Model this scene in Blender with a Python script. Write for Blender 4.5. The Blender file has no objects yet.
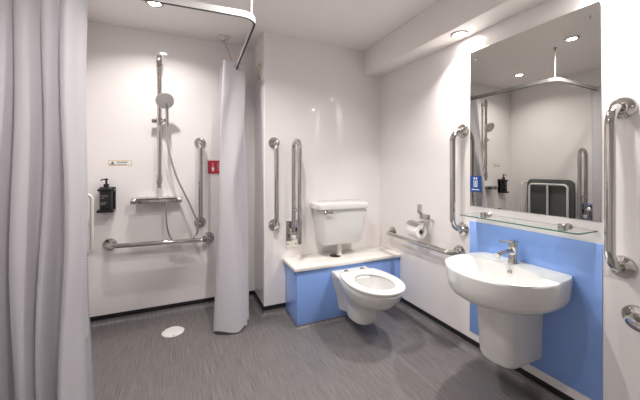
import bpy, bmesh, math, random
from mathutils import Vector, Matrix
random.seed(4)
PI = math.pi
SC = bpy.context.scene
COL = SC.collection

# ------------------------------------------------------------------ camera
cam = bpy.data.cameras.new('camera')
cam.sensor_width = 36.0
cam.lens = 36.0 * 303.0 / 640.0
cam.shift_y = -31.0 / 640.0
cam.clip_start = 0.02
camo = bpy.data.objects.new('camera', cam)
camo.location = (0, 0, 1.17)
camo.rotation_euler = (PI / 2, 0, math.radians(-24.2))
COL.objects.link(camo)
SC.camera = camo

# ------------------------------------------------------------------ world / exposure / lamp power
world = bpy.data.worlds.new('world')
SC.world = world
world.use_nodes = True
world.node_tree.nodes['Background'].inputs[0].default_value = (1.0, 0.97, 0.95, 1)
world.node_tree.nodes['Background'].inputs[1].default_value = 0.28  # frontal fill, reaching the room through the added doorway
SC.view_settings.view_transform = 'Standard'
SC.view_settings.look = 'None'
SC.view_settings.exposure = -0.03
SC.view_settings.gamma = 1.0
SC.view_settings.use_curve_mapping = False
LAMP = {'shower': 8.0, 'ceiling': 13.0, 'soffit': 7.6, 'near': 7.0}
LAMP_COL = (1.0, 0.955, 0.92)

# ------------------------------------------------------------------ room numbers
XL, XR, YS, YT, XS, ZC, ZS, XF = -0.733, 1.69, 2.731, 2.377, 0.58, 2.26, 2.03, 1.512
YB = -0.55
COVE, STRIP = 0.05, 0.029

# ------------------------------------------------------------------ materials
def mat(name, col, rough=0.5, metal=0.0, spec=0.5, bump=None, var=None, **kw):
    m = bpy.data.materials.new(name)
    m.use_nodes = True
    nt = m.node_tree
    b = nt.nodes['Principled BSDF']
    b.inputs['Base Color'].default_value = (*col, 1)
    b.inputs['Roughness'].default_value = rough
    b.inputs['Metallic'].default_value = metal
    b.inputs['Specular IOR Level'].default_value = spec
    for k, v in kw.items():
        b.inputs[k].default_value = v
    if var or bump:
        tc = nt.nodes.new('ShaderNodeTexCoord')
    if var:                                   # slight tonal mottling: (scale, amount)
        n = nt.nodes.new('ShaderNodeTexNoise'); n.inputs['Scale'].default_value = var[0]
        n.inputs['Detail'].default_value = 4
        r = nt.nodes.new('ShaderNodeValToRGB')
        a = var[1]
        r.color_ramp.elements[0].position = .3; r.color_ramp.elements[1].position = .7
        r.color_ramp.elements[0].color = (*[c * (1 - a) for c in col], 1)
        r.color_ramp.elements[1].color = (*[min(1, c * (1 + a)) for c in col], 1)
        nt.links.new(tc.outputs['Object'], n.inputs['Vector'])
        nt.links.new(n.outputs['Fac'], r.inputs['Fac'])
        nt.links.new(r.outputs['Color'], b.inputs['Base Color'])
    if bump:                                  # (scale, strength)
        n2 = nt.nodes.new('ShaderNodeTexNoise'); n2.inputs['Scale'].default_value = bump[0]
        bp = nt.nodes.new('ShaderNodeBump'); bp.inputs['Strength'].default_value = bump[1]
        bp.inputs['Distance'].default_value = .01
        nt.links.new(tc.outputs['Object'], n2.inputs['Vector'])
        nt.links.new(n2.outputs['Fac'], bp.inputs['Height'])
        nt.links.new(bp.outputs['Normal'], b.inputs['Normal'])
    return m

M = {}
M['wall'] = mat('gloss_wall_panel', (.885, .848, .842), .055, spec=.42, var=(1.3, .012))
M['ceil'] = mat('ceiling_paint', (.92, .885, .86), .5, var=(2, .01))
M['blue'] = mat('blue_gloss_panel', (.235, .39, .80), .08, spec=.5, var=(2, .02))
M['chrome'] = mat('polished_steel', (.60, .585, .56), .055, 1.0)
M['steel'] = mat('satin_steel', (.66, .64, .61), .24, 1.0)
M['alu'] = mat('anodised_aluminium', (.42, .41, .40), .42, 0.0)
M['slot'] = mat('dark_groove', (.03, .03, .03), .6)
M['ceramic'] = mat('white_ceramic', (.74, .735, .72), .06, spec=.55, var=(3, .008))
M['plastic'] = mat('white_plastic', (.74, .725, .71), .22, var=(4, .01))
M['black'] = mat('black_plastic', (.012, .012, .013), .3)
M['blackstrip'] = mat('black_vinyl_capping', (.011, .011, .012), .42)
M['mirror'] = mat('mirror_silver', (.63, .625, .595), .0, 1.0)
M['worktop'] = mat('cream_laminate', (.82, .785, .735), .3, var=(9, .03))
M['grey'] = mat('grey_seat_plastic', (.10, .105, .105), .5, bump=(120, .1))
M['red'] = mat('red_sign', (.50, .028, .06), .3)
M['navy'] = mat('blue_sign', (.012, .07, .30), .3)
M['white'] = mat('white_print', (.85, .84, .83), .4)
M['ink'] = mat('dark_print', (.08, .08, .09), .5)
M['yellow'] = mat('yellow_print', (.72, .52, .10), .5)
M['paper'] = mat('tissue_paper', (.86, .85, .83), .9, bump=(90, .2))
M['card'] = mat('cardboard', (.42, .30, .20), .8)
M['bluetip'] = mat('blue_plastic', (.05, .17, .62), .35)
M['cord'] = mat('red_cord', (.45, .06, .05), .7)
M['vent'] = mat('cream_plastic', (.70, .63, .54), .45)
M['water'] = mat('water', (.55, .58, .58), .02)
M['darkseal'] = mat('dark_seal', (.025, .024, .023), .6)

m = bpy.data.materials.new('clear_glass'); m.use_nodes = True
b = m.node_tree.nodes['Principled BSDF']
b.inputs['Base Color'].default_value = (.90, .97, .94, 1)
b.inputs['Roughness'].default_value = .0
b.inputs['Transmission Weight'].default_value = 1.0
b.inputs['IOR'].default_value = 1.5
M['glass'] = m
M['glassedge'] = mat('green_glass_edge', (.05, .20, .14), .15)

def emit(name, col, s):
    m = bpy.data.materials.new(name); m.use_nodes = True
    b = m.node_tree.nodes['Principled BSDF']
    b.inputs['Base Color'].default_value = (.8, .8, .8, 1)
    b.inputs['Emission Color'].default_value = (*col, 1)
    b.inputs['Emission Strength'].default_value = s
    return m
M['lens'] = emit('lit_lens', (1, .96, .92), 55.0)

def fabric():
    m = mat('curtain_fabric', (.665, .648, .68), .75, spec=.2)
    nt = m.node_tree
    b = nt.nodes['Principled BSDF']
    tc = nt.nodes.new('ShaderNodeTexCoord')
    n = nt.nodes.new('ShaderNodeTexNoise'); n.inputs['Scale'].default_value = 260
    bp = nt.nodes.new('ShaderNodeBump'); bp.inputs['Strength'].default_value = .08; bp.inputs['Distance'].default_value = .004
    nt.links.new(tc.outputs['Object'], n.inputs['Vector'])
    nt.links.new(n.outputs['Fac'], bp.inputs['Height'])
    nt.links.new(bp.outputs['Normal'], b.inputs['Normal'])
    tr = nt.nodes.new('ShaderNodeBsdfTranslucent'); tr.inputs['Color'].default_value = (.70, .68, .73, 1)
    mx = nt.nodes.new('ShaderNodeMixShader'); mx.inputs[0].default_value = .28
    out = nt.nodes['Material Output']
    nt.links.new(b.outputs[0], mx.inputs[1]); nt.links.new(tr.outputs[0], mx.inputs[2])
    nt.links.new(mx.outputs[0], out.inputs['Surface'])
    return m
M['fabric'] = fabric()
M['hem'] = mat('hem_stitching', (.33, .36, .47), .8)

def vinyl():
    m = mat('streaked_vinyl', (.1, .095, .095), .33, spec=.4)
    nt = m.node_tree; b = nt.nodes['Principled BSDF']
    tc = nt.nodes.new('ShaderNodeTexCoord')
    def streak(sx, sy, det):
        mp = nt.nodes.new('ShaderNodeMapping'); mp.inputs['Scale'].default_value = (sx, sy, sy)
        n = nt.nodes.new('ShaderNodeTexNoise'); n.inputs['Scale'].default_value = 1.0
        n.inputs['Detail'].default_value = det; n.inputs['Roughness'].default_value = .6
        nt.links.new(tc.outputs['Object'], mp.inputs['Vector']); nt.links.new(mp.outputs[0], n.inputs['Vector'])
        return n
    a = streak(270, 4.5, 3); c = streak(640, 12, 2)
    mx = nt.nodes.new('ShaderNodeMath'); mx.operation = 'ADD'
    nt.links.new(a.outputs['Fac'], mx.inputs[0]); nt.links.new(c.outputs['Fac'], mx.inputs[1])
    r = nt.nodes.new('ShaderNodeValToRGB')
    r.color_ramp.elements[0].position = .36; r.color_ramp.elements[1].position = .64
    r.color_ramp.elements[0].color = (.084, .077, .077, 1)
    r.color_ramp.elements[1].color = (.23, .213, .209, 1)
    dv = nt.nodes.new('ShaderNodeMath'); dv.operation = 'MULTIPLY'; dv.inputs[1].default_value = .5
    nt.links.new(mx.outputs[0], dv.inputs[0]); nt.links.new(dv.outputs[0], r.inputs['Fac'])
    nt.links.new(r.outputs['Color'], b.inputs['Base Color'])
    bp = nt.nodes.new('ShaderNodeBump'); bp.inputs['Strength'].default_value = .12; bp.inputs['Distance'].default_value = .002
    nt.links.new(a.outputs['Fac'], bp.inputs['Height']); nt.links.new(bp.outputs['Normal'], b.inputs['Normal'])
    return m
M['vinyl'] = vinyl()
M['weld'] = mat('vinyl_weld', (.30, .28, .27), .5)

# ------------------------------------------------------------------ mesh helpers
def link(name, bm, material, parent=None, smooth=True, mats=None, angle=38):
    me = bpy.data.meshes.new(name)
    bmesh.ops.recalc_face_normals(bm, faces=bm.faces[:])
    bm.to_mesh(me); bm.free()
    for mm in (mats or [material]):
        me.materials.append(mm)
    if smooth:
        me.polygons.foreach_set('use_smooth', [True] * len(me.polygons))
        me.set_sharp_from_angle(angle=math.radians(angle))
    o = bpy.data.objects.new(name, me)
    COL.objects.link(o)
    if parent is not None:
        o.parent = parent
        o.matrix_parent_inverse = Matrix.Translation(-parent.location) if parent.parent is None else parent.matrix_parent_inverse.copy()
        if parent.type == 'MESH':
            o.matrix_parent_inverse = Matrix()
    return o

def thing(name, label, cat, loc, group=None):
    o = bpy.data.objects.new(name, None)
    o.empty_display_size = .05
    o.location = loc
    COL.objects.link(o)
    o['label'] = label; o['category'] = cat
    if group: o['group'] = group
    return o

def tag(o, label, cat, group=None):
    o['label'] = label; o['category'] = cat
    if group: o['group'] = group
    return o

def struct(o):
    o['kind'] = 'structure'
    return o

def box(bm, lo, hi, bev=0.0, seg=2, mi=0):
    r = bmesh.ops.create_cube(bm, size=1.0)
    vs = r['verts']
    c = [(a + b_) / 2 for a, b_ in zip(lo, hi)]
    s = [abs(b_ - a) for a, b_ in zip(lo, hi)]
    for v in vs:
        v.co = Vector((v.co.x * s[0] + c[0], v.co.y * s[1] + c[1], v.co.z * s[2] + c[2]))
    fs = set(f for v in vs for f in v.link_faces)
    for f in fs: f.material_index = mi
    if bev > 0:
        es = list(set(e for v in vs for e in v.link_edges))
        bmesh.ops.bevel(bm, geom=es, offset=bev, segments=seg, affect='EDGES', profile=.5, material=-1)

def rings(bm, rs, cap0=True, cap1=True, closed=True, mi=0):
    rows = [[bm.verts.new(p) for p in r] for r in rs]
    n = len(rows[0])
    for a, b_ in zip(rows, rows[1:]):
        for i in range(n if closed else n - 1):
            j = (i + 1) % n
            try:
                f = bm.faces.new((a[i], a[j], b_[j], b_[i])); f.material_index = mi
            except ValueError: pass
    if cap0: bm.faces.new(rows[0][::-1]).material_index = mi
    if cap1: bm.faces.new(rows[-1]).material_index = mi
    return rows

def fillet(pts, rad, seg=8):
    """round the corners of a polyline"""
    pts = [Vector(p) for p in pts]
    out = [pts[0]]
    for i in range(1, len(pts) - 1):
        p, a, b_ = pts[i], pts[i - 1], pts[i + 1]
        d1, d2 = (a - p), (b_ - p)
        r = min(rad, d1.length * .9, d2.length * .9) if not isinstance(rad, (list, tuple)) else rad[i - 1]
        d1.normalize(); d2.normalize()
        ang = d1.angle(d2)
        t = min(r / math.tan(ang / 2), (a - p).length * .98, (b_ - p).length * .98)
        r = t * math.tan(ang / 2)
        c = p + (d1 + d2).normalized() * (r / math.sin(ang / 2))
        s0 = p + d1 * t - c; s1 = p + d2 * t - c
        tot = s0.angle(s1); ax = s0.cross(s1).normalized()
        for k in range(seg + 1):
            out.append(c + Matrix.Rotation(tot * k / seg, 3, ax) @ s0)
    out.append(pts[-1])
    return out

def catmull(pts, n=8):
    P = [Vector(p) for p in pts]
    P = [2 * P[0] - P[1]] + P + [2 * P[-1] - P[-2]]
    out = []
    for i in range(1, len(P) - 2):
        for k in range(n):
            t = k / n
            a, b_, c, d = P[i - 1:i + 3]
            out.append(.5 * ((2 * b_) + (c - a) * t + (2 * a - 5 * b_ + 4 * c - d) * t * t + (3 * b_ - a - 3 * c + d) * t ** 3))
    out.append(P[-2])
    return out

def sweep(bm, pts, prof, cap=True, up=None, mi=0, closed=False):
    """sweep a closed 2-D profile along a path (parallel transport)"""
    pts = [Vector(p) for p in pts]
    n = len(pts)
    T = []
    for i in range(n):
        if closed: t = pts[(i + 1) % n] - pts[i - 1]
        else: t = pts[min(i + 1, n - 1)] - pts[max(i - 1, 0)]
        T.append(t.normalized())
    u = Vector(up) if up else (Vector((0, 0, 1)) if abs(T[0].z) < .9 else Vector((1, 0, 0)))
    rs = []
    for i in range(n):
        u = (u - T[i] * u.dot(T[i])).normalized()
        w = T[i].cross(u)
        rs.append([pts[i] + u * q[1] + w * q[0] for q in prof])
    if closed: rs.append(rs[0])
    rings(bm, rs, cap and not closed, cap and not closed, mi=mi)

def circ(r, n=14):
    return [(r * math.cos(2 * PI * k / n), r * math.sin(2 * PI * k / n)) for k in range(n)]

def tube(bm, pts, r, n=14, mi=0, closed=False):
    sweep(bm, pts, circ(r, n), mi=mi, closed=closed)

def lathe(bm, prof, loc=(0, 0, 0), axis=(0, 0, 1), n=32, mi=0, cap0=True, cap1=True):
    """prof = [(radius, height)] turned round an axis through loc"""
    q = Vector((0, 0, 1)).rotation_difference(Vector(axis).normalized()).to_matrix()
    rs = []
    for r, h in prof:
        r = max(r, 1e-4)
        rs.append([Vector(loc) + q @ Vector((r * math.cos(2 * PI * k / n), r * math.sin(2 * PI * k / n), h)) for k in range(n)])
    rings(bm, rs, cap0, cap1, mi=mi)

def rrect(cx, cy, hx, hy, r, z, seg=6):
    out = []
    for sx, sy, a0 in ((1, 1, 0), (-1, 1, 90), (-1, -1, 180), (1, -1, 270)):
        for k in range(seg + 1):
            a = math.radians(a0 + 90 * k / seg)
            out.append(Vector((cx + sx * (hx - r) + r * math.cos(a), cy + sy * (hy - r) + r * math.sin(a), z)))
    return out

def BM(): return bmesh.new()

def quad(bm, a, b_, c, d, mi=0):
    bm.faces.new([bm.verts.new(p) for p in (a, b_, c, d)]).material_index = mi

# ------------------------------------------------------------------ room shell
def wallbox(name, lo, hi, material='wall'):
    bm = BM(); box(bm, lo, hi)
    return struct(link(name, bm, M[material], smooth=False))

T = .1
wallbox('wall_left', (XL - T, YB - T, 0), (XL, YS + T, ZC))
wallbox('wall_back', (XL, YS, 0), (XS + .05, YS + T, ZC))
# boxed-out duct wall behind the toilet, with a softly rounded outer corner
bm = BM()
outline = [(XS, YS + T)] + [(XS + .012 - .012 * math.cos(a * PI / 16), YT + .012 - .012 * math.sin(a * PI / 16)) for a in range(9)] + [(XR + T, YT), (XR + T, YS + T)]
rings(bm, [[(x, y, 0) for x, y in outline], [(x, y, ZC) for x, y in outline]])
struct(link('wall_toilet', bm, M['wall']))
wallbox('wall_right', (XR, YB - T, 0), (XR + T, YT, ZC))
# wall behind the camera, with a doorway added to let frontal fill light in
bm = BM()
DX0, DX1, DZ = .25, 1.25, 2.08
box(bm, (XL, YB - T, 0), (DX0, YB, ZC)); box(bm, (DX1, YB - T, 0), (XR, YB, ZC)); box(bm, (DX0, YB - T, DZ), (DX1, YB, ZC))
struct(link('wall_front', bm, M['wall'], smooth=False))
wallbox('ceiling', (XL - T, YB - T, ZC), (XR + T, YS + T, ZC + T), 'ceil')
# bulkhead above the basin wall
bm = BM(); box(bm, (XF, YB, ZS), (XR, YT, ZC), .004)
struct(link('trim_1', bm, M['ceil']))
# frame round the added, unseen doorway
bm = BM()
for lo, hi in (((DX0 - .05, YB - .005, 0), (DX0, YB + .012, DZ + .05)), ((DX1, YB - .005, 0), (DX1 + .05, YB + .012, DZ + .05)), ((DX0, YB - .005, DZ), (DX1, YB + .012, DZ + .05))):
    box(bm, lo, hi, .003)
struct(link('trim_2', bm, M['plastic']))

# floor: one sheet of vinyl, coved up the walls
bm = BM()
quad(bm, (XL - .05, YB - T, 0), (XR + .05, YB - T, 0), (XR + .05, YS + .05, 0), (XL - .05, YS + .05, 0))
def cove(bm, path, COVE=COVE):
    """path walks the foot of the walls with the room on its left"""
    n = len(path)
    P = [Vector((x, y, 0)) for x, y in path]
    offs = []
    for i in range(n):
        d0 = (P[i] - P[i - 1]).normalized() if i else None
        d1 = (P[i + 1] - P[i]).normalized() if i < n - 1 else None
        n0 = Vector((-d0.y, d0.x, 0)) if d0 else None
        n1 = Vector((-d1.y, d1.x, 0)) if d1 else None
        if n0 is None: offs.append(n1)
        elif n1 is None: offs.append(n0)
        else:
            mvec = n0 + n1
            offs.append(mvec / (mvec.length_squared / 2))
    prof = [(COVE * (1 - math.sin(a * PI / 16)) , COVE * (1 - math.cos(a * PI / 16))) for a in range(9)]
    rows = [[bm.verts.new(P[i] + offs[i] * (h + .0015) + Vector((0, 0, z + .0006))) for h, z in prof] for i in range(n)]
    for a, b_ in zip(rows, rows[1:]):
        for k in range(len(prof) - 1):
            bm.faces.new((a[k], b_[k], b_[k + 1], a[k + 1]))
BX, BY = .756, 2.088            # toilet boxing: left end and front face
cove(bm, [(XR, YB), (XR, BY)])
cove(bm, [(XR, BY), (BX, BY), (BX, YT)], .024)
cove(bm, [(BX, YT), (XS, YT), (XS, YS), (XL, YS), (XL, YB)])
link_floor = struct(link('floor', bm, M['vinyl'], angle=60))
bm = BM()
quad(bm, (1.221, .2, .0006), (1.2245, .2, .0006), (1.2245, 1.98, .0006), (1.221, 1.98, .0006))
struct(link('trim_3', bm, M['weld'], smooth=False))

def strip(name, pts, horiz):
    bm = BM()
    for (x0, y0), (x1, y1), (nx, ny) in pts:
        ex = .006
        lo = (min(x0, x1, x0 + nx * ex, x1 + nx * ex), min(y0, y1, y0 + ny * ex, y1 + ny * ex), COVE - .002)
        hi = (max(x0, x1, x0 + nx * ex, x1 + nx * ex), max(y0, y1, y0 + ny * ex, y1 + ny * ex), COVE + STRIP)
        box(bm, lo, hi, .002)
    return struct(link(name, bm, M['blackstrip']))
strip('baseboard_right', [((XR, YB), (XR, BY), (-1, 0))], 0)
strip('baseboard_back', [((XL, YS), (XS, YS), (0, -1))], 0)
strip('baseboard_left', [((XL, YB), (XL, YS), (1, 0))], 0)
strip('baseboard_toilet', [((XS, YT), (XS, YS), (-1, 0)), ((XS - .006, YT), (BX, YT), (0, -1))], 0)

# ------------------------------------------------------------------ downlights
def downlight(x, y, z, power, label, grp='recessed downlights'):
    t = thing('downlight', label, 'light', (x, y, z), grp)
    bm = BM()
    lathe(bm, [(.054, 0), (.054, -.004), (.048, -.0085), (.038, -.007), (.034, 0)], (x, y, z), n=36)
    link('bezel', bm, M['alu'], t)
    bm = BM()
    lathe(bm, [(.0335, -.001), (.0335, -.004), (.02, -.005), (.001, -.005)], (x, y, z), n=28)
    link('lens', bm, M['lens'], t)
    L = bpy.data.lights.new('lamp', 'AREA'); L.shape = 'DISK'; L.size = .045; L.energy = power; L.color = LAMP_COL
    L.spread = math.radians(112 if z < ZC - .1 else 140)
    lo = bpy.data.objects.new('lamp', L); COL.objects.link(lo)
    lo.parent = t; lo.location = (0, 0, -.0085)
    return t
downlight(-.175, 2.255, ZC, LAMP['shower'], 'round recessed downlight in the ceiling over the shower')
downlight(.413, 1.446, ZC, LAMP['ceiling'], 'round ceiling downlight beyond the curtain rail bend, seen only in the mirror')
downlight(-.12, 1.0, ZC, LAMP['near'], 'round ceiling downlight in front of the shower curtain, out of frame overhead')
downlight(1.601, 1.395, ZS, LAMP['soffit'], 'round downlight under the bulkhead beside the mirror top')
downlight(1.601, .69, ZS, LAMP['soffit'], 'round downlight under the bulkhead above the near mirror edge, out of frame')

# ------------------------------------------------------------------ chrome rails
def flange(name, loc, axis, parent, r=.047):
    bm = BM()
    lathe(bm, [(r, 0), (r, .004), (r - .004, .010), (r * .62, .013), (.022, .016), (.019, .022)], loc, axis, n=32)
    q = Vector((0, 0, 1)).rotation_difference(Vector(axis).normalized()).to_matrix()
    o = link(name, bm, M['chrome'], parent)
    for k in range(3):
        a = 2 * PI * k / 3 + .5
        p = Vector(loc) + q @ Vector((.034 * math.cos(a), .034 * math.sin(a), .0105))
        bm = BM(); lathe(bm, [(.0045, 0), (.0045, .0025), (.003, .0035)], p, axis, n=10)
        link('screw', bm, M['steel'], o)
    return o

def grab_rail(label, p0, p1, normal, stand=.075, r=.0178, bend=.055, group='polished steel grab rails'):
    p0, p1, nrm = Vector(p0), Vector(p1), Vector(normal)
    t = thing('grab_rail', label, 'grab rail', p0, group)
    path = fillet([p0 + nrm * .004, p0 + nrm * stand, p1 + nrm * stand, p1 + nrm * .004], bend, 10)
    bm = BM(); tube(bm, path, r, 18)
    link('tube', bm, M['chrome'], t)
    flange('wall_flange', p0, nrm, t); flange('wall_flange', p1, nrm, t)
    return t

grab_rail('vertical chrome grab rail on the right wall, left of the mirror', (XR, 1.445, 1.422), (XR, 1.445, .772), (-1, 0, 0), .095, bend=.075)
grab_rail('vertical chrome grab rail on the right wall, right of the mirror and nearest the camera', (XR, .642, 1.427), (XR, .642, .758), (-1, 0, 0), .105, bend=.08)
grab_rail('low horizontal chrome grab rail under the toilet roll', (XR, 2.183, .612), (XR, 1.47, .612), (-1, 0, 0), .08)
grab_rail('horizontal chrome grab rail cut by the right picture edge', (XR, .600, .565), (XR, -.06, .565), (-1, 0, 0), .11, bend=.07)
grab_rail('vertical chrome grab rail left of the cistern, beside the fold-up double rail', (.662, YT, 1.379), (.662, YT, .722), (0, -1, 0), .075)
grab_rail('vertical grab rail inside the shower beside the red sign', (.124, YS, 1.388), (.124, YS, .725), (0, -1, 0), .075)
grab_rail('horizontal grab rail low on the shower wall under the hose', (-.507, YS, .602), (.190, YS, .590), (0, -1, 0), .075)

def drop_rail(label, base, nrm, zb, zt, near, far, side):
    """hinged double support rail folded up against a wall; loop lies in the plane of the wall normal"""
    base = Vector(base); n = Vector(nrm); s = Vector(side)
    t = thing('fold_up_support_rail', label, 'support rail', base + Vector((0, 0, zb)), 'fold-up double support rails')
    P = lambda d, z: base + n * d + Vector((0, 0, z))
    rad = (far - near) / 2
    loop = [P(near, zb), P(near, zt - rad)] + [P((near + far) / 2 - rad * math.cos(a * PI / 14), zt - rad + rad * math.sin(a * PI / 14)) for a in range(1, 14)] + [P(far, zt - rad), P(far, zb - .06)]
    bm = BM(); tube(bm, loop, .0178, 18); 
    link('tube', bm, M['chrome'], t)
    bm = BM(); tube(bm, [P(near, zb + .19), P(far, zb + .19)], .011, 14)
    link('cross_bar', bm, M['chrome'], t)
    bm = BM()
    a, b_ = P(0, zb - .13) - s * .05, P(.008, zb + .09) + s * .05
    box(bm, [min(p, q) for p, q in zip(a, b_)], [max(p, q) for p, q in zip(a, b_)], .003)
    pl = link('back_plate', bm, M['chrome'], t)
    for sg in (-1, 1):
        for z in (-.105, .065):
            bm = BM(); lathe(bm, [(.008, 0), (.008, .004), (.004, .006)], P(.008, zb + z) + s * .034 * sg, n, n=12)
            link('bolt', bm, M['steel'], pl)
    bm = BM()
    for sg in (-1, 1):
        a, b_ = P(.006, zb - .05) + s * (.026 * sg - .004), P(near + .028, zb + .04) + s * (.026 * sg + .004)
        box(bm, [min(p, q) for p, q in zip(a, b_)], [max(p, q) for p, q in zip(a, b_)], .003)
    tube(bm, [P(near, zb) - s * .034, P(near, zb) + s * .034], .012, 14)
    link('hinge', bm, M['chrome'], t)
    bm = BM()
    lathe(bm, [(.020, 0), (.024, .004), (.024, .030), (.018, .034)], P(near, zb - .052), (0, 0, 1), 20)
    link('friction_collar', bm, M['plastic'], t)
    return t
drop_rail('chrome double support rail folded up on the toilet wall left of the cistern', (.812, YT, 0), (0, -1, 0), .655, 1.395, .05, .19, (1, 0, 0))
rail2 = drop_rail('chrome double support rail folded up beside the shower seat, seen in the mirror', (XL, 1.845, 0), (1, 0, 0), .68, 1.385, .06, .185, (0, 1, 0))
bm = BM(); box(bm, (XL + .0003, 1.77, .50), (XL + .0005 + .003, 1.925, .785), .001)
o = link('backing_panel', bm, M['blue'], rail2); o['label'] = 'blue panel behind the rail hinge'

# ------------------------------------------------------------------ toilet boxing, worktop, cistern
t = thing('pipe_boxing', 'blue boxed-in ledge behind the toilet', 'boxing', (BX, BY, .02))
bm = BM(); box(bm, (BX, BY, .018), (XR - .001, BY + .018, .418), .0015)
link('front_panel', bm, M['blue'], t)
bm = BM(); box(bm, (BX, BY + .0185, .018), (BX + .018, YT - .001, .418), .0015)
link('end_panel', bm, M['blue'], t)
bm = BM(); box(bm, (BX - .022, BY - .014, .419), (XR - .001, YT - .001, .446), .005, 3)
tag(link('ledge_worktop', bm, M['worktop']), 'cream worktop on the blue boxed ledge below the cistern', 'worktop')

CX = 1.185
KX = 1.203
t = thing('toilet_cistern', 'white ceramic cistern on the wall above the cream ledge', 'cistern', (CX, YT - .1, .555))
bm = BM()
rs = []
for z, hx, hy, r in ((.548, .10, .05, .03), (.548, .17, .07, .035), (.553, .180, .084, .04), (.568, .190, .089, .042), (.70, .206, .095, .042), (.842, .220, .098, .042), (.842, .2, .07, .03)):
    rs.append(rrect(KX, YT - .004 - hy, hx, hy, min(r, hy * .9), z))
rings(bm, rs); link('tank', bm, M['ceramic'], t)
bm = BM(); rs = []
for z, g in ((.8425, -.01), (.842, .012), (.848, .019), (.872, .021), (.886, .016), (.893, .002), (.896, -.03)):
    hx, hy = .222 + g, .098 + g / 2
    rs.append(rrect(KX, YT - .003 - hy, hx, hy, .045, z))
rings(bm, rs); link('lid', bm, M['ceramic'], t)
yf = YT - .2
bm = BM()
lathe(bm, [(.017, 0), (.017, .006), (.010, .012), (.008, .024)], (KX - .172, yf + .002, .822), (0, -1, 0), 20)
box(bm, (KX - .186, yf - .028, .813), (KX - .115, yf - .019, .831), .004)
link('flush_lever', bm, M['chrome'], t)
bm = BM()
lathe(bm, [(.012, 0), (.012, .02), (.009, .022)], (KX + .218, YT - .12, .808), (1, 0, 0), 18)
k = link('side_connector', bm, M['plastic'], t)
bm = BM(); lathe(bm, [(.0095, 0), (.0095, .012), (.006, .016)], (KX + .2405, YT - .12, .808), (1, 0, 0), 18)
o = link('connector_tip', bm, M['bluetip'], k); o['label'] = 'blue tip of the cistern connector'
bm = BM(); lathe(bm, [(.030, .015), (.030, 0), (.020, -.004), (.020, -.09), (.028, -.092), (.028, -.101)], (KX - .012, YT - .12, .548), (0, 0, 1), 24)
link('flush_pipe', bm, M['plastic'], t)
bm = BM(); lathe(bm, [(.046, 0), (.046, .0035), (.03, .006)], (KX - .05, YT - .125, .4462), (0, 0, 1), 24)
o = link('rubber_seal', bm, M['darkseal'], t); o['label'] = 'dark seal where the flush pipe enters the ledge'

# toilet
YB0 = BY - .001
def pan_outline(z, hb, hm, ym, yt, n=14, p=2.0):
    """half widths at the back and the middle, y of the widest place, y of the tip"""
    L = []
    for k in range(n):
        u = k / n
        s_ = u * u * (3 - 2 * u)
        L.append((hb + (hm - hb) * s_ - .026 * math.exp(-((u - .34) / .2) ** 2) * max(0, min(1, (.375 - z) / .06)) * (u > 0), YB0 + (ym - YB0) * u))
    for k in range(n + 1):
        a = PI / 2 * k / n
        L.append((hm * abs(math.cos(a)) ** (2 / p), ym + (yt - ym) * abs(math.sin(a)) ** (2 / p)))
    R = [(-x, y) for x, y in L[::-1]][1:]
    return [Vector((CX + x, y, z)) for x, y in (L + R)]
t = thing('toilet', 'white wall-hung toilet with open seat in front of the blue ledge', 'toilet', (CX, BY, .05))
bm = BM()
prof = [(.07, .06, .06, 1.90, 1.82), (.085, .085, .082, 1.88, 1.785), (.12, .092, .088, 1.87, 1.765), (.17, .10, .088, 1.87, 1.755), (.20, .108, .092, 1.86, 1.74),
        (.225, .116, .104, 1.84, 1.70), (.25, .125, .124, 1.81, 1.64), (.275, .132, .146, 1.79, 1.585), (.305, .140, .162, 1.78, 1.555), (.345, .149, .176, 1.77, 1.525), (.375, .153, .183, 1.765, 1.51), (.386, .150, .180, 1.765, 1.513)]
rs = [pan_outline(*a) for a in prof]
N = len(rs[0])
def inner(z, hx, y0, y1):
    """ring with as many points as the pan outline, by angle round the opening centre"""
    cy = (y0 + y1) / 2; hy = (y1 - y0) / 2
    out = []
    for p in rs[-1 if len(rs) < 13 else 11]:
        a = math.atan2((p.y - 1.74) / .25, (p.x - CX) / .185)
        out.append(Vector((CX + hx * math.cos(a), cy + hy * math.sin(a), z)))
    return out
top = rs[11]
ins = [inner(.388, .128, 1.565, 1.91), inner(.380, .122, 1.572, 1.90), inner(.34, .116, 1.585, 1.895), inner(.28, .088, 1.63, 1.885), inner(.23, .055, 1.70, 1.86), inner(.215, .03, 1.74, 1.83)]
rings(bm, rs + ins)
link('pan', bm, M['ceramic'], t)
bm = BM(); rings(bm, [inner(.2505, .0655, 1.672, 1.868), inner(.2506, .03, 1.73, 1.81)], cap0=False)
link('water', bm, M['water'], t)
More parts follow.
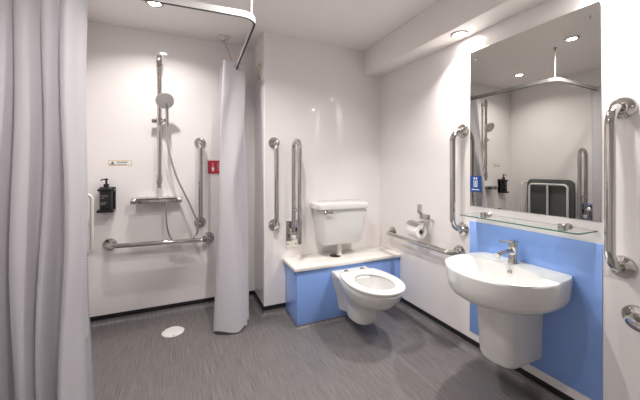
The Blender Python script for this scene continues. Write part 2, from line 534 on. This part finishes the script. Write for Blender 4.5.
# seat ring
bm = BM()
def seat_outer(z, g):
    L = []
    n = 20
    for k in range(n + 1):
        a = PI / 2 * k / n
        L.append(((.186 + g) * math.cos(a) ** .97, 1.745 - (.240 + g) * math.sin(a)))
    back = [(.118 + g, 1.975 + g), (.140 + g * .9, 1.963 + g), (.153 + g, 1.94), (.172 + g, 1.88), (.183 + g, 1.81)]
    L = [(0, 1.978 + g), (.065, 1.978 + g)] + back + L
    R = [(-x, y) for x, y in L[::-1]][1:-1]
    return [Vector((CX + x, y, z)) for x, y in L + R]
def seat_in(z, g):
    out = []
    for p in seat_outer(0, 0):
        a = math.atan2((p.y - 1.745) / .26, (p.x - CX) / .19)
        out.append(Vector((CX + (.121 + g) * math.cos(a), 1.735 + (.160 + g) * math.sin(a), z)))
    return out
rows = [seat_outer(.389, -.006), seat_outer(.393, 0), seat_outer(.404, .001), seat_outer(.410, -.006), seat_outer(.4125, -.02), seat_in(.412, .02), seat_in(.408, .005), seat_in(.402, 0), seat_in(.392, .001), seat_in(.389, .006)]
rings(bm, rows + [rows[0]], cap0=False, cap1=False)
seat = link('seat', bm, M['plastic'], t)
for dx in (-.07, .07):
    bm = BM()
    lathe(bm, [(.017, 0), (.017, .012), (.013, .017)], (CX + dx, 2.0, .387), (0, 0, 1), 20)
    tube(bm, [(CX + dx, 2.01, .402), (CX + dx, 1.96, .404)], .010, 12)
    link('hinge', bm, M['chrome'], t)

# ------------------------------------------------------------------ wash basin
BYC = 1.046
t = thing('wash_basin', 'white wall-hung basin on a half pedestal against the blue panel', 'basin', (XR, BYC, .5))
def basin_out(z, s=1.0, sx=None):
    sx = sx or s
    pts = []
    n = 44
    for k in range(n + 1):
        a = -PI / 2 + PI * k / n
        c_ = math.cos(a); s_ = math.sin(a)
        pts.append((1.515 - .286 * abs(c_) ** .9, BYC + .260 * s_ * 1.0))
    side = [(1.56, .258), (1.61, .252), (1.655, .241), (1.680, .228), (1.6838, .217)]
    pts += [(x, BYC + h) for x, h in side]
    pts += [(1.6838, BYC + h) for h in (.15, .075, 0, -.075, -.15)]
    pts += [(x, BYC - h) for x, h in side[::-1]]
    return [Vector((1.6838 - (1.6838 - x) * sx, BYC + (y - BYC) * s, z)) for x, y in pts]
def basin_in(z, cx, a, b_, pw=.92):
    out = []
    for p in basin_out(0):
        an = math.atan2((p.y - BYC) / .275, (p.x - 1.46) / .24)
        ca, sa = math.cos(an), math.sin(an)
        out.append(Vector((cx + a * math.copysign(abs(ca) ** pw, ca), BYC + b_ * math.copysign(abs(sa) ** pw, sa), z)))
    return out
RZ = .663
bm = BM()
rows = [basin_out(.497, .30, .42), basin_out(.497, .52, .66), basin_out(.503, .70, .80), basin_out(.515, .83, .885), basin_out(.533, .915, .94), basin_out(.556, .96, .972), basin_out(.60, .985, .99), basin_out(RZ - .012, 1, 1), basin_out(RZ - .004, .998, .998), basin_out(RZ, .985, .985),
        basin_in(RZ - .0005, 1.416, .168, .236), basin_in(RZ - .006, 1.416, .160, .228), basin_in(RZ - .03, 1.416, .152, .219), basin_in(RZ - .075, 1.42, .130, .195), basin_in(RZ - .105, 1.43, .095, .14), basin_in(RZ - .120, 1.45, .05, .06), basin_in(RZ - .122, 1.455, .022, .022)]
rings(bm, rows, True, True)
link('bowl', bm, M['ceramic'], t, angle=50)
bm = BM(); lathe(bm, [(.021, 0), (.021, .003), (.012, .004), (.011, .001)], (1.455, BYC, RZ - .1215), (0, 0, 1), 24)
link('waste', bm, M['chrome'], t)
bm = BM(); lathe(bm, [(.012, 0), (.012, .004), (.008, .006), (.007, .002)], (1.5665, BYC, RZ - .036), (-1, 0, .35), 20)
link('overflow', bm, M['chrome'], t)
bm = BM(); rs = []
def ped(z, x0, h):
    L = [(XR - .0062, h)] + [(x0 + .05 - .05 * math.sin(a * PI / 12), h - .05 + .05 * math.cos(a * PI / 12)) for a in range(7)]
    L += [(x0 - .006, h * .25)]
    L = L + [(x, -y) for x, y in L[::-1]]
    return [Vector((x, BYC + y, z)) for x, y in L]
for z, x0, h in ((.190, 1.47, .07), (.190, 1.445, .085), (.196, 1.43, .087), (.215, 1.422, .090), (.36, 1.412, .093), (.51, 1.405, .097)):
    rs.append(ped(z, x0, h))
rings(bm, rs)
link('half_pedestal', bm, M['ceramic'], t)

TYC = BYC + .02
t = thing('mixer_tap', 'chrome lever mixer tap on the back of the basin', 'tap', (1.635, TYC, RZ))
bm = BM(); lathe(bm, [(.027, -.002), (.027, .004), (.023, .010), (.021, .075), (.022, .078)], (1.625, TYC, RZ), (0, 0, 1), 26)
link('body', bm, M['chrome'], t)
bm = BM()
pr = [(.016 * math.cos(a * PI / 8), .011 * math.sin(a * PI / 8)) for a in range(16)]
sweep(bm, [(1.625, TYC, RZ + .060), (1.59, TYC, RZ + .067), (1.545, TYC, RZ + .066), (1.49, TYC, RZ + .057)], pr)
lathe(bm, [(.010, 0), (.010, -.018), (.007, -.018)], (1.502, TYC, RZ + .056), (0, 0, 1), 16)
link('spout', bm, M['chrome'], t)
bm = BM()
lathe(bm, [(.0225, 0), (.0235, .012), (.022, .032), (.014, .040)], (1.625, TYC, RZ + .0785), (0, 0, 1), 26)
rows = []
for x, w, h, z in ((1.642, .019, .010, .113), (1.60, .017, .008, .119), (1.56, .014, .0055, .123), (1.515, .012, .004, .126)):
    rows.append([Vector((x, TYC + w * math.cos(a * PI / 6), RZ + z + h * math.sin(a * PI / 6))) for a in range(12)])
rings(bm, rows)
link('lever', bm, M['chrome'], t)

# ------------------------------------------------------------------ splashback, mirror, shelf
YM0, YM1 = .712, 1.387
bm = BM(); box(bm, (XR - .006, YM0 - .003, .126), (XR - .0002, YM1 + .003, .836), .0015)
tag(link('splashback_panel', bm, M['blue']), 'tall blue gloss panel on the right wall behind the basin', 'splashback')
t = thing('wall_mirror', 'large frameless mirror above the basin', 'mirror', (XR, (YM0 + YM1) / 2, .934))
bm = BM(); box(bm, (XR - .006, YM0, .934), (XR - .0002, YM1, 1.919), .0018, 2)
link('mirror_glass', bm, M['mirror'], t, angle=20)
for y in (YM0 + .045, YM1 - .045):
    for z in (1.865, .985):
        bm = BM(); lathe(bm, [(.0095, 0), (.0095, .003), (.007, .006), (.002, .007)], (XR - .006, y, z), (-1, 0, 0), 20)
        link('mirror_screw', bm, M['chrome'], t)
t = thing('glass_shelf', 'clear glass shelf on two chrome clamps under the mirror', 'shelf', (XR, 1.05, .885))
bm = BM()
SX = 1.532
out = [(XR - .002, .728), (XR - .002, 1.345)] + [(SX + .02 - .02 * math.sin(a * PI / 12), 1.325 + .02 * math.cos(a * PI / 12)) for a in range(7)] + [(SX + .02 - .02 * math.cos(a * PI / 12), .748 - .02 * math.sin(a * PI / 12)) for a in range(7)]
ZG = .891
rows = rings(bm, [[(x, y, ZG - .003) for x, y in out], [(x, y, ZG + .003) for x, y in out]])
for f in bm.faces:
    if len(f.verts) == 4: f.material_index = 1
link('glass_pane', bm, M['glass'], t, mats=[M['glass'], M['glassedge']], smooth=False)
for y in (.84, 1.255):
    bm = BM()
    lathe(bm, [(.020, 0), (.020, .006), (.014, .010), (.014, .040)], (XR, y, ZG - .001), (-1, 0, 0), 22)
    lathe(bm, [(.016, -.019), (.021, -.014), (.021, -.0032)], (XR - .048, y, ZG), (0, 0, 1), 20)
    lathe(bm, [(.021, .0032), (.021, .014), (.016, .019)], (XR - .048, y, ZG), (0, 0, 1), 20)
    link('shelf_clamp', bm, M['chrome'], t)

def plate(bm, P, u0, v0, u1, v1, d, mi=0, th=.0006):
    """thin raised rectangle on a sign; P(u,v,d) maps sign coordinates to the room"""
    a = [P(u0, v0, d), P(u1, v0, d), P(u1, v1, d), P(u0, v1, d)]
    b_ = [P(u0, v0, d + th), P(u1, v0, d + th), P(u1, v1, d + th), P(u0, v1, d + th)]
    rings(bm, [a, b_], mi=mi)
def poly(bm, P, pts, d, mi=0, th=.0006):
    rings(bm, [[P(u, v, d) for u, v in pts], [P(u, v, d + th) for u, v in pts]], mi=mi)

# blue sticker on the mirror
y1 = YM1 - .002
Pm = lambda u, v, d: Vector((XR - .0062 - d, y1 - u * 1.22, 1.025 + v * 1.24))
t = thing('mirror_sign', 'small blue sign with white symbol stuck on the lower left of the mirror', 'sign', Pm(0, 0, 0))
bm = BM(); plate(bm, Pm, 0, 0, .066, .082, 0, th=.0012); link('sign_plate', bm, M['navy'], t, smooth=False)
bm = BM()
D = .0014
for u0, v0, u1, v1 in ((.022, .030, .026, .060), (.040, .030, .044, .060), (.022, .026, .044, .031), (.0305, .034, .0355, .058), (.022, .064, .030, .074), (.035, .064, .043, .074)):
    plate(bm, Pm, u0, v0, u1, v1, D)
link('symbol', bm, M['white'], t, smooth=False)
bm = BM()
u = .011
for w in (.004, .006, .003, .005, .004, .006, .004):
    plate(bm, Pm, u, .0095, u + w, .015, D); u += w + .0018
link('lettering', bm, M['white'], t, smooth=False)

# ------------------------------------------------------------------ toilet roll and holder
RY0, RY1, RX, RZ0 = 1.715, 1.822, XR - .108, .722
t = thing('toilet_roll_holder', 'chrome toilet roll holder on the right wall above the low rail', 'holder', (XR, 1.77, .80))
bm = BM(); box(bm, (XR - .010, 1.735, .782), (XR - .0005, 1.845, .826), .004)
link('back_plate', bm, M['chrome'], t)
bm = BM()
tube(bm, fillet([(XR - .006, 1.70, .79), (XR - .085, 1.70, .79), (RX, 1.70, RZ0), (RX, 1.835, RZ0)], .012, 6), .0055, 12)
tube(bm, [(XR - .006, 1.70, .79), (XR - .006, 1.77, .79)], .0055, 12)
link('arm', bm, M['chrome'], t)
bm = BM()
rows = []
for k in range(9):
    a = math.radians(40 + 100 * k / 8)
    rows.append([Vector((RX + .062 * math.cos(a) + .0, y, RZ0 + .060 * math.sin(a))) for y in (1.712, 1.826)] + [Vector((RX + .059 * math.cos(a), y, RZ0 + .057 * math.sin(a))) for y in (1.826, 1.712)])
rings(bm, rows)
box(bm, (RX + .035, 1.745, RZ0 + .045), (XR - .004, 1.79, RZ0 + .053), .002)
link('hood', bm, M['chrome'], t)
bm = BM()
box(bm, (XR - .03, 1.822, .835), (XR - .002, 1.847, .895), .004)
lathe(bm, [(.014, 0), (.014, .022), (.010, .028)], (XR - .002, 1.834, .835), (-1, 0, 0), 18)
link('hook', bm, M['chrome'], t)
t = thing('toilet_roll', 'white toilet roll hanging on its chrome holder', 'toilet roll', (RX, RY0, RZ0))
bm = BM(); lathe(bm, [(.021, 0), (.050, 0), (.052, .003), (.052, .102), (.050, .105), (.021, .105), (.021, 0)], (RX, RY0, RZ0 - .012), (0, 1, 0), 36, cap0=False, cap1=False)
link('paper', bm, M['paper'], t)
bm = BM(); lathe(bm, [(.0208, .001), (.0208, .104), (.0193, .104), (.0193, .001), (.0208, .001)], (RX, RY0, RZ0 - .012), (0, 1, 0), 28, cap0=False, cap1=False)
link('core', bm, M['card'], t)

# ------------------------------------------------------------------ curtain rail and curtains
RC = Vector((.350, 1.592, 1.975)); RE = Vector((.388, YS - .004, 1.975)); RS = Vector((XL + .004, 1.655, 1.975))
t = thing('curtain_rail', 'L-shaped aluminium curtain rail hung from the ceiling round the shower', 'curtain rail', RC)
pth = fillet([RS, RC, RE], .075, 14)
prof = [(-.0055, -.016), (.0055, -.016), (.0055, .016), (-.0055, .016)]
bm = BM(); sweep(bm, pth, prof, up=(0, 0, 1)); link('track', bm, M['alu'], t)
bm = BM(); sweep(bm, [p - Vector((0, 0, .0175)) for p in [pth[0].lerp(pth[1], .03)] + pth[1:-1] + [pth[-1].lerp(pth[-2], .03)]], [(-.0054, -.0012), (.0054, -.0012), (.0054, .0012), (-.0054, .0012)], up=(0, 0, 1)); link('groove', bm, M['slot'], t)
rodp = fillet([RS, RC, RE], .075, 14)[8]
bm = BM(); tube(bm, [rodp + Vector((0, 0, .015)), (rodp.x, rodp.y, ZC - .001)], .0045, 14); link('ceiling_rod', bm, M['plastic'], t)
bm = BM(); lathe(bm, [(.014, 0), (.014, -.006), (.009, -.010), (.008, -.03)], (rodp.x, rodp.y, ZC - .0002), (0, 0, 1), 22); link('rod_cap', bm, M['alu'], t)
for p, ax in ((RE, (0, -1, 0)), (RS, (1, 0, 0))):
    bm = BM(); lathe(bm, [(.026, 0), (.026, .006), (.018, .012)], p + Vector(ax) * (-.0035), ax, 22); link('wall_flange', bm, M['alu'], t)

def cloth(name, grid, parent, th=.0016):
    bm = BM()
    V = [[bm.verts.new(p) for p in row] for row in grid]
    for a, b_ in zip(V, V[1:]):
        for i in range(len(a) - 1):
            bm.faces.new((a[i], a[i + 1], b_[i + 1], b_[i]))
    o = link(name, bm, M['fabric'], parent, angle=180)
    return o

# near curtain, gathered at the left wall
t = thing('shower_curtain', 'pale shower curtain gathered in tall folds at the left picture edge', 'curtain', (-.55, 1.6, 0), 'shower curtains')
FX = [-.728, -.638, -.548, -.481, -.416]           # valleys between the folds
rowsG = []
NZ = 60
for iz in range(NZ + 1):
    z = .018 + (2.0 - .018) * iz / NZ
    low = 1 - z / 2.0
    row = []
    nf = len(FX) - 1
    for f in range(nf):
        for k in range(16):
            u = k / 16
            x = FX[f] + (FX[f + 1] - FX[f]) * u
            amp = (.040 + .075 * low) * (1 + .18 * math.sin(f * 2.3 + 1))
            y = 1.655 - amp * abs(math.sin(PI * u)) ** .75 + .006 * math.sin(3 * z + f * 1.7)
            x += .010 * math.sin(2.1 * z + f * 2.0) * low * 1.2 + .006 * math.sin(5 * z + f)
            row.append(Vector((x, y, z)))
    for k in range(1, 7):                            # turned-back right-hand edge
        row.append(Vector((FX[-1] + .004 * k * (1 - .5 * (k > 3)) + (.006 + .035 * low ** 3) * k / 6 + .003 * math.sin(7 * z), 1.655 + .004 * k - .03 * low * k / 6, z)))
    rowsG.append(row)
cl = cloth('cloth', rowsG, t)
bm = BM()
for iz in range(0, 140):
    z = .03 + .0105 * iz * 1.3
    if z > .8: break
    low = 1 - z / 2.0
    k = 6
    p = Vector((FX[-1] + .012 + .006 + .035 * low ** 3 + .003 * math.sin(7 * z), 1.655 + .024 - .03 * low, z))
    box(bm, p - Vector((.0022, .0015, .003)), p + Vector((.0022, .0015, .003)))
o = link('edge_stitching', bm, M['hem'], t, smooth=False)
for f in range(4):
    bm = BM()
    c = Vector(((FX[f] + FX[f + 1]) / 2 - .025, 1.640, 1.975))
    tube(bm, [c + Vector((0, .019 * math.cos(a * PI / 10), .019 * math.sin(a * PI / 10))) for a in range(20)], .003, 8, closed=True)
    link('eyelet', bm, M['chrome'], t)

# far curtain, bunched at the shower wall end of the rail
t = thing('shower_curtain', 'narrow white shower curtain bunched against the shower wall beside the red sign', 'curtain', (.37, 2.55, 0), 'shower curtains')
#      top (x,y)        bottom (x,y)
KEY = [((.440, 2.452), (.425, 2.25)), ((.345, 2.446), (.345, 2.195)), ((.288, 2.458), (.208, 2.255)), ((.286, 2.49), (.22, 2.33)), ((.40, 2.515), (.34, 2.36)),
       ((.452, 2.54), (.452, 2.33)), ((.452, 2.57), (.458, 2.40)), ((.38, 2.585), (.35, 2.46)), ((.285, 2.61), (.26, 2.50)), ((.29, 2.64), (.27, 2.55)), ((.39, 2.655), (.38, 2.6)), ((.475, 2.67), (.465, 2.63)), ((.47, 2.70), (.46, 2.69))]
rowsG = []
NZ = 60
for iz in range(NZ + 1):
    z = .02 + (2.018 - .02) * iz / NZ
    w = (1 - z / 2.018)
    w = w ** 1.15
    pts = []
    dip = math.exp(-((z - .98) / .38) ** 2)
    for i_, (a, b_) in enumerate(KEY):
        pts.append(Vector((a[0] + (b_[0] - a[0]) * w - (.085, .03, 0, 0, -.01)[min(i_, 4)] * dip * (i_ < 5), a[1] + (b_[1] - a[1]) * w - (.035 if i_ == 0 else 0) * dip, z)))
    cr = catmull(pts, 8)
    row = []
    for i, p in enumerate(cr):
        row.append(p + Vector((.006 * math.sin(4.0 * z + i * .25), .008 * math.sin(3 * z + i * .33), (.010 * math.sin(i * .55) if iz == 0 else 0))))
    rowsG.append(row)
cloth('cloth', rowsG, t)
for y in (2.458, 2.512, 2.58, 2.655):
    xx = RC.x + (RE.x - RC.x) * (y - RC.y) / (RE.y - RC.y)
    bm = BM()
    tube(bm, [Vector((xx + .021 * math.cos(a * PI / 10), y - .004, 1.975 + .021 * math.sin(a * PI / 10))) for a in range(20)], .004, 8, closed=True)
    link('eyelet', bm, M['steel'], t)

# ------------------------------------------------------------------ shower fittings on the back wall
RXs = -.176
t = thing('shower_riser_rail', 'tall vertical chrome riser rail on the shower wall', 'shower rail', (RXs, YS, 1.05))
yr = YS - .05
bm = BM(); tube(bm, [(RXs, yr, 1.02), (RXs, yr, 2.06)], .0155, 16); link('rail', bm, M['chrome'], t)
for z in (1.09, 2.0):
    bm = BM(); lathe(bm, [(.021, 0), (.021, .006), (.013, .012), (.013, .05)], (RXs, YS, z), (0, -1, 0), 20)
    lathe(bm, [(.020, -.035), (.0205, -.033), (.0205, .033), (.020, .035)], (RXs, yr, z), (0, 0, 1), 20)
    link('wall_bracket', bm, M['chrome'], t)
bm = BM()
lathe(bm, [(.022, -.026), (.023, -.022), (.023, .022), (.022, .026)], (RXs, yr, 1.545), (0, 0, 1), 20)
tube(bm, [(RXs + .01, yr - .005, 1.545), (RXs + .045, yr - .03, 1.55)], .012, 14)
lathe(bm, [(.013, 0), (.017, .004), (.017, .030), (.013, .034)], (RXs - .018, yr, 1.545), (-1, 0, 0), 18)
link('slider', bm, M['chrome'], t)

HX = RXs + .058; HY = yr - .035
t = thing('hand_shower', 'round white-faced hand shower held on the riser rail', 'shower head', (HX, HY, 1.5))
bm = BM()
rad = [(1.505, .011, 0), (1.53, .0135, 0), (1.58, .0125, -.004), (1.62, .0125, -.012), (1.655, .014, -.024), (1.68, .017, -.035)]
rings(bm, [[Vector((HX - .004 * (z - 1.5) / .2 + r * math.cos(a * PI / 8), HY + dy + r * math.sin(a * PI / 8), z)) for a in range(16)] for z, r, dy in rad])
link('handle', bm, M['chrome'], t)
hd = Vector((HX - .014, HY - .052, 1.690)); ax = Vector((.12, -.80, -.48)).normalized()
bm = BM(); lathe(bm, [(.02, -.030), (.042, -.022), (.063, -.006), (.065, 0), (.063, .003)], hd, ax, 36)
link('head_shell', bm, M['chrome'], t)
bm = BM(); lathe(bm, [(.0625, .0025), (.062, .005), (.02, .0065), (.001, .007)], hd, ax, 36)
o = link('spray_face', bm, M['plastic'], t); o['label'] = 'white spray face'

t = thing('shower_mixer_valve', 'horizontal chrome bar mixer with flat top on the shower wall', 'shower valve', (-.19, YS, .92))
bm = BM(); box(bm, (-.325, YS - .095, .905), (-.055, YS - .028, .943), .010, 4)
link('body', bm, M['chrome'], t)
bm = BM(); box(bm, (-.33, YS - .12, .9432), (-.05, YS - .006, .9515), .003); link('shelf_top', bm, M['steel'], t)
for x, sg in ((-.326, -1), (-.054, 1)):
    bm = BM(); lathe(bm, [(.022, 0), (.024, .003), (.024, .036), (.021, .041), (.001, .042)], (x, YS - .061, .924), (sg, 0, 0), 24)
    link('control_knob', bm, M['steel'], t)
for x in (-.265, -.115):
    bm = BM(); lathe(bm, [(.030, 0), (.030, .006), (.018, .010), (.018, .032)], (x, YS, .924), (0, -1, 0), 22)
    link('wall_union', bm, M['chrome'], t)
bm = BM(); lathe(bm, [(.011, 0), (.011, -.022), (.009, -.024)], (-.125, YS - .061, .906), (0, 0, 1), 16)
link('hose_outlet', bm, M['chrome'], t)

bm = BM()
hose = catmull([(-.125, YS - .061, .884), (-.127, YS - .062, .80), (-.118, YS - .06, .70), (-.088, YS - .045, .61), (-.03, YS - .04, .578), (.035, YS - .045, .582), (.088, YS - .07, .63), (.102, YS - .112, .70),
                (.085, YS - .115, .78), (.03, YS - .105, .92), (-.045, YS - .10, 1.09), (-.095, YS - .095, 1.26), (-.120, YS - .088, 1.40), (HX, HY, 1.508)], 14)
pr = circ(.0075, 10)
sweep(bm, hose, pr)
tag(link('shower_hose', bm, M['steel']), 'long flexible metal hose looping from mixer up to hand shower', 'hose')

# soap bottle in its black holder
t = thing('bottle_holder', 'black wall bracket holding the soap bottle on the shower wall', 'holder', (-.522, YS, .855))
bm = BM(); box(bm, (-.572, YS - .006, .858), (-.470, YS - .0004, 1.035), .004); link('back_plate', bm, M['black'], t)
bm = BM(); box(bm, (-.572, YS - .092, .852), (-.470, YS - .0065, .872), .004); link('tray', bm, M['black'], t)
bm = BM()
rows = rings(bm, [rrect(-.521, YS - .049, .051, .042, .02, z) for z in (1.008, 1.024)], False, False)
rows2 = rings(bm, [rrect(-.521, YS - .049, .044, .036, .016, z) for z in (1.008, 1.024)], False, False)
for a, b_ in ((rows[0], rows2[0]), (rows[1], rows2[1])):
    for i in range(len(a)):
        j = (i + 1) % len(a); bm.faces.new((a[i], a[j], b_[j], b_[i]))
link('collar', bm, M['black'], t)
t = thing('soap_bottle', 'black pump soap bottle sitting in the wall bracket', 'bottle', (-.521, YS - .049, .8725))
bm = BM(); rings(bm, [rrect(-.521, YS - .049, hx, hy, .016, z) for z, hx, hy in ((.8725, .034, .028), (.876, .037, .031), (1.018, .037, .031), (1.03, .028, .024), (1.036, .016, .016))])
link('bottle_body', bm, M['black'], t)
bm = BM()
lathe(bm, [(.017, 0), (.017, .022), (.008, .024), (.006, .05), (.011, .051), (.011, .062), (.004, .064)], (-.521, YS - .049, 1.0365), (0, 0, 1), 20)
tube(bm, [(-.521, YS - .049, 1.092), (-.545, YS - .062, 1.092), (-.552, YS - .066, 1.084)], .005, 10)
link('pump', bm, M['black'], t)
Pl = lambda u, v, d: Vector((-.555 + u, YS - .0802 - d, .90 + v))
for rows_ in (((.072, (.006, .004, .008, .005, .007)), (.056, (.004, .007, .005))), ((.022, (.008, .006, .004, .007)), (.012, (.005, .006, .009)))):
    bm = BM()
    for v, ws in rows_:
        u = .006
        for w in ws:
            plate(bm, Pl, u, v, u + w, v + .0045, .0002, th=.0004); u += w + .003
    link('lettering', bm, M['alu'], t, smooth=False)

# yellow-edged caution sticker
Ps = lambda u, v, d: Vector((-.517 + u, YS - .0004 - d, 1.196 + v))
t = thing('warning_sticker', 'small white caution sticker with yellow border on the shower wall', 'sticker', Ps(0, 0, 0))
bm = BM(); plate(bm, Ps, 0, 0, .150, .040, 0, th=.0006); link('border', bm, M['yellow'], t, smooth=False)
bm = BM(); plate(bm, Ps, .004, .004, .146, .036, .0007, th=.0004); link('field', bm, M['white'], t, smooth=False)
bm = BM(); poly(bm, Ps, [(.014, .014), (.036, .014), (.025, .032)], .0012, th=.0004); link('warning_triangle', bm, M['ink'], t, smooth=False)
bm = BM()
for v, h, u, ws in ((.021, .009, .056, (.007, .005, .004, .006, .005, .006, .004, .006, .005)), (.007, .005, .056, (.004, .003, .005, .003, .004, .005, .003, .004, .005, .003)), (.006, .006, .008, (.005, .005, .005, .005, .005))):
    for w in ws:
        plate(bm, Ps, u, v, u + w, v + h, .0012, th=.0004); u += w + .0022
link('lettering', bm, M['ink'], t, smooth=False)

# red sign
Pr = lambda u, v, d: Vector((.176 + u, YS - .0004 - d, 1.122 + v))
t = thing('emergency_sign', 'small red sign with white symbol, half hidden by the far shower curtain', 'sign', Pr(0, 0, 0))
bm = BM(); plate(bm, Pr, 0, 0, .18, .128, 0, th=.0035); link('backing', bm, M['plastic'], t, smooth=False)
bm = BM(); plate(bm, Pr, .010, .008, .172, .120, .0036, th=.0006); link('red_field', bm, M['red'], t, smooth=False)
bm = BM()
poly(bm, Pr, [(.042, .030), (.058, .030), (.058, .048), (.066, .054), (.060, .060), (.053, .056), (.053, .076), (.047, .076), (.047, .058), (.040, .062), (.036, .056), (.042, .048)], .0043)
poly(bm, Pr, [(.048, .080), (.052, .080), (.052, .100), (.048, .100)], .0043)
link('symbol', bm, M['white'], t, smooth=False)
bm = BM()
for v in (.092, .074, .056, .036):
    u = .084
    for w in (.008, .006, .010, .007, .009, .006, .009):
        plate(bm, Pr, u, v, u + w, v + .005, .0043, th=.0003); u += w + .0035
link('lettering', bm, M['vent'], t, smooth=False)

# ------------------------------------------------------------------ ceiling pull cord, vent, drain
t = thing('pull_cord_switch', 'white ceiling switch with a red emergency cord running to the curtain', 'pull cord', (.295, 2.60, ZC))
bm = BM(); lathe(bm, [(.046, 0), (.046, -.012), (.040, -.022), (.012, -.026), (.006, -.030)], (.295, 2.60, ZC - .0002), (0, 0, 1), 30)
link('switch_base', bm, M['plastic'], t)
bm = BM(); tube(bm, catmull([(.295, 2.60, ZC - .029), (.325, 2.585, 2.16), (.358, 2.555, 2.045), (.382, 2.52, 1.998)], 6), .0018, 8)
o = link('cord', bm, M['cord'], t); o['label'] = 'red cord'
t = thing('extract_vent', 'round cream vent high on the side of the boxed wall', 'vent', (XS, 2.515, 1.985))
bm = BM(); lathe(bm, [(.074, 0), (.074, .006), (.066, .013), (.056, .010), (.054, .002)], (XS, 2.515, 1.985), (-1, 0, 0), 36); link('vent_ring', bm, M['vent'], t)
bm = BM(); lathe(bm, [(.047, .004), (.047, .014), (.038, .020), (.001, .021)], (XS, 2.515, 1.985), (-1, 0, 0), 36); link('vent_disc', bm, M['vent'], t)
t = thing('floor_drain', 'round white drain cover in the shower floor', 'drain', (-.07, 2.415, 0))
bm = BM(); lathe(bm, [(.074, .0005), (.074, .004), (.068, .008), (.062, .0085), (.060, .0065), (.02, .0085), (.001, .009)], (-.07, 2.415, 0), (0, 0, 1), 40); link('cover', bm, M['plastic'], t)
for k in range(3):
    a = .6 + k * 2 * PI / 3
    bm = BM(); box(bm, (-.07 + .066 * math.cos(a) - .005, 2.415 + .066 * math.sin(a) - .003, .0075), (-.07 + .066 * math.cos(a) + .005, 2.415 + .066 * math.sin(a) + .003, .0095), .001)
    link('notch', bm, M['ink'], t)

# ------------------------------------------------------------------ fold-up shower seat on the left wall
SY0, SY1 = 1.94, 2.46
t = thing('folding_shower_seat', 'grey shower seat with white frame folded up on the left wall', 'shower seat', (XL, (SY0 + SY1) / 2, .56))
bm = BM()
rs = []
cy, cz, hy, hz = (SY0 + SY1) / 2, .80, (SY1 - SY0) / 2, .245
def seat_ring(x, g):
    return [Vector((x, p.x, p.y)) for p in rrect(cy, cz, hy + g, hz + g, .06, 0)]
rings(bm, [seat_ring(XL + .05, -.02), seat_ring(XL + .055, -.004), seat_ring(XL + .075, 0), seat_ring(XL + .088, -.006), seat_ring(XL + .092, -.03)])
link('seat_pad', bm, M['grey'], t)
fx = XL + .118
bm = BM()
loop = fillet([(XL + .03, SY0 + .05, .56), (fx, SY0 + .05, .53), (fx, SY0 + .05, .985), (fx, SY1 - .05, .985), (fx, SY1 - .05, .53), (XL + .03, SY1 - .05, .56)], .045, 8)
tube(bm, loop, .0125, 14)
link('frame', bm, M['plastic'], t)
bm = BM(); tube(bm, [(fx, cy, .54), (fx, cy, .985)], .0125, 14); tube(bm, [(fx, SY0 + .05, .60), (fx, SY1 - .05, .60)], .0115, 14)
link('centre_bars', bm, M['plastic'], t)
bm = BM()
lp = fillet([(fx + .012, SY1 + .012, .60), (fx + .055, SY1 + .012, .60), (fx + .055, SY1 + .012, 1.0), (fx + .012, SY1 + .012, 1.0)], .035, 8)
tube(bm, [(XL + .03, SY1 + .012, .60)] + lp + [(XL + .03, SY1 + .012, 1.0)], .011, 14)
link('leg_frame', bm, M['plastic'], t)
for y in (SY0 + .05, SY1 - .05):
    bm = BM(); box(bm, (XL + .0005, y - .035, .47), (XL + .012, y + .035, .63), .004); box(bm, (XL + .01, y - .02, .535), (XL + .05, y + .02, .585), .006)
    link('wall_hinge', bm, M['plastic'], t)
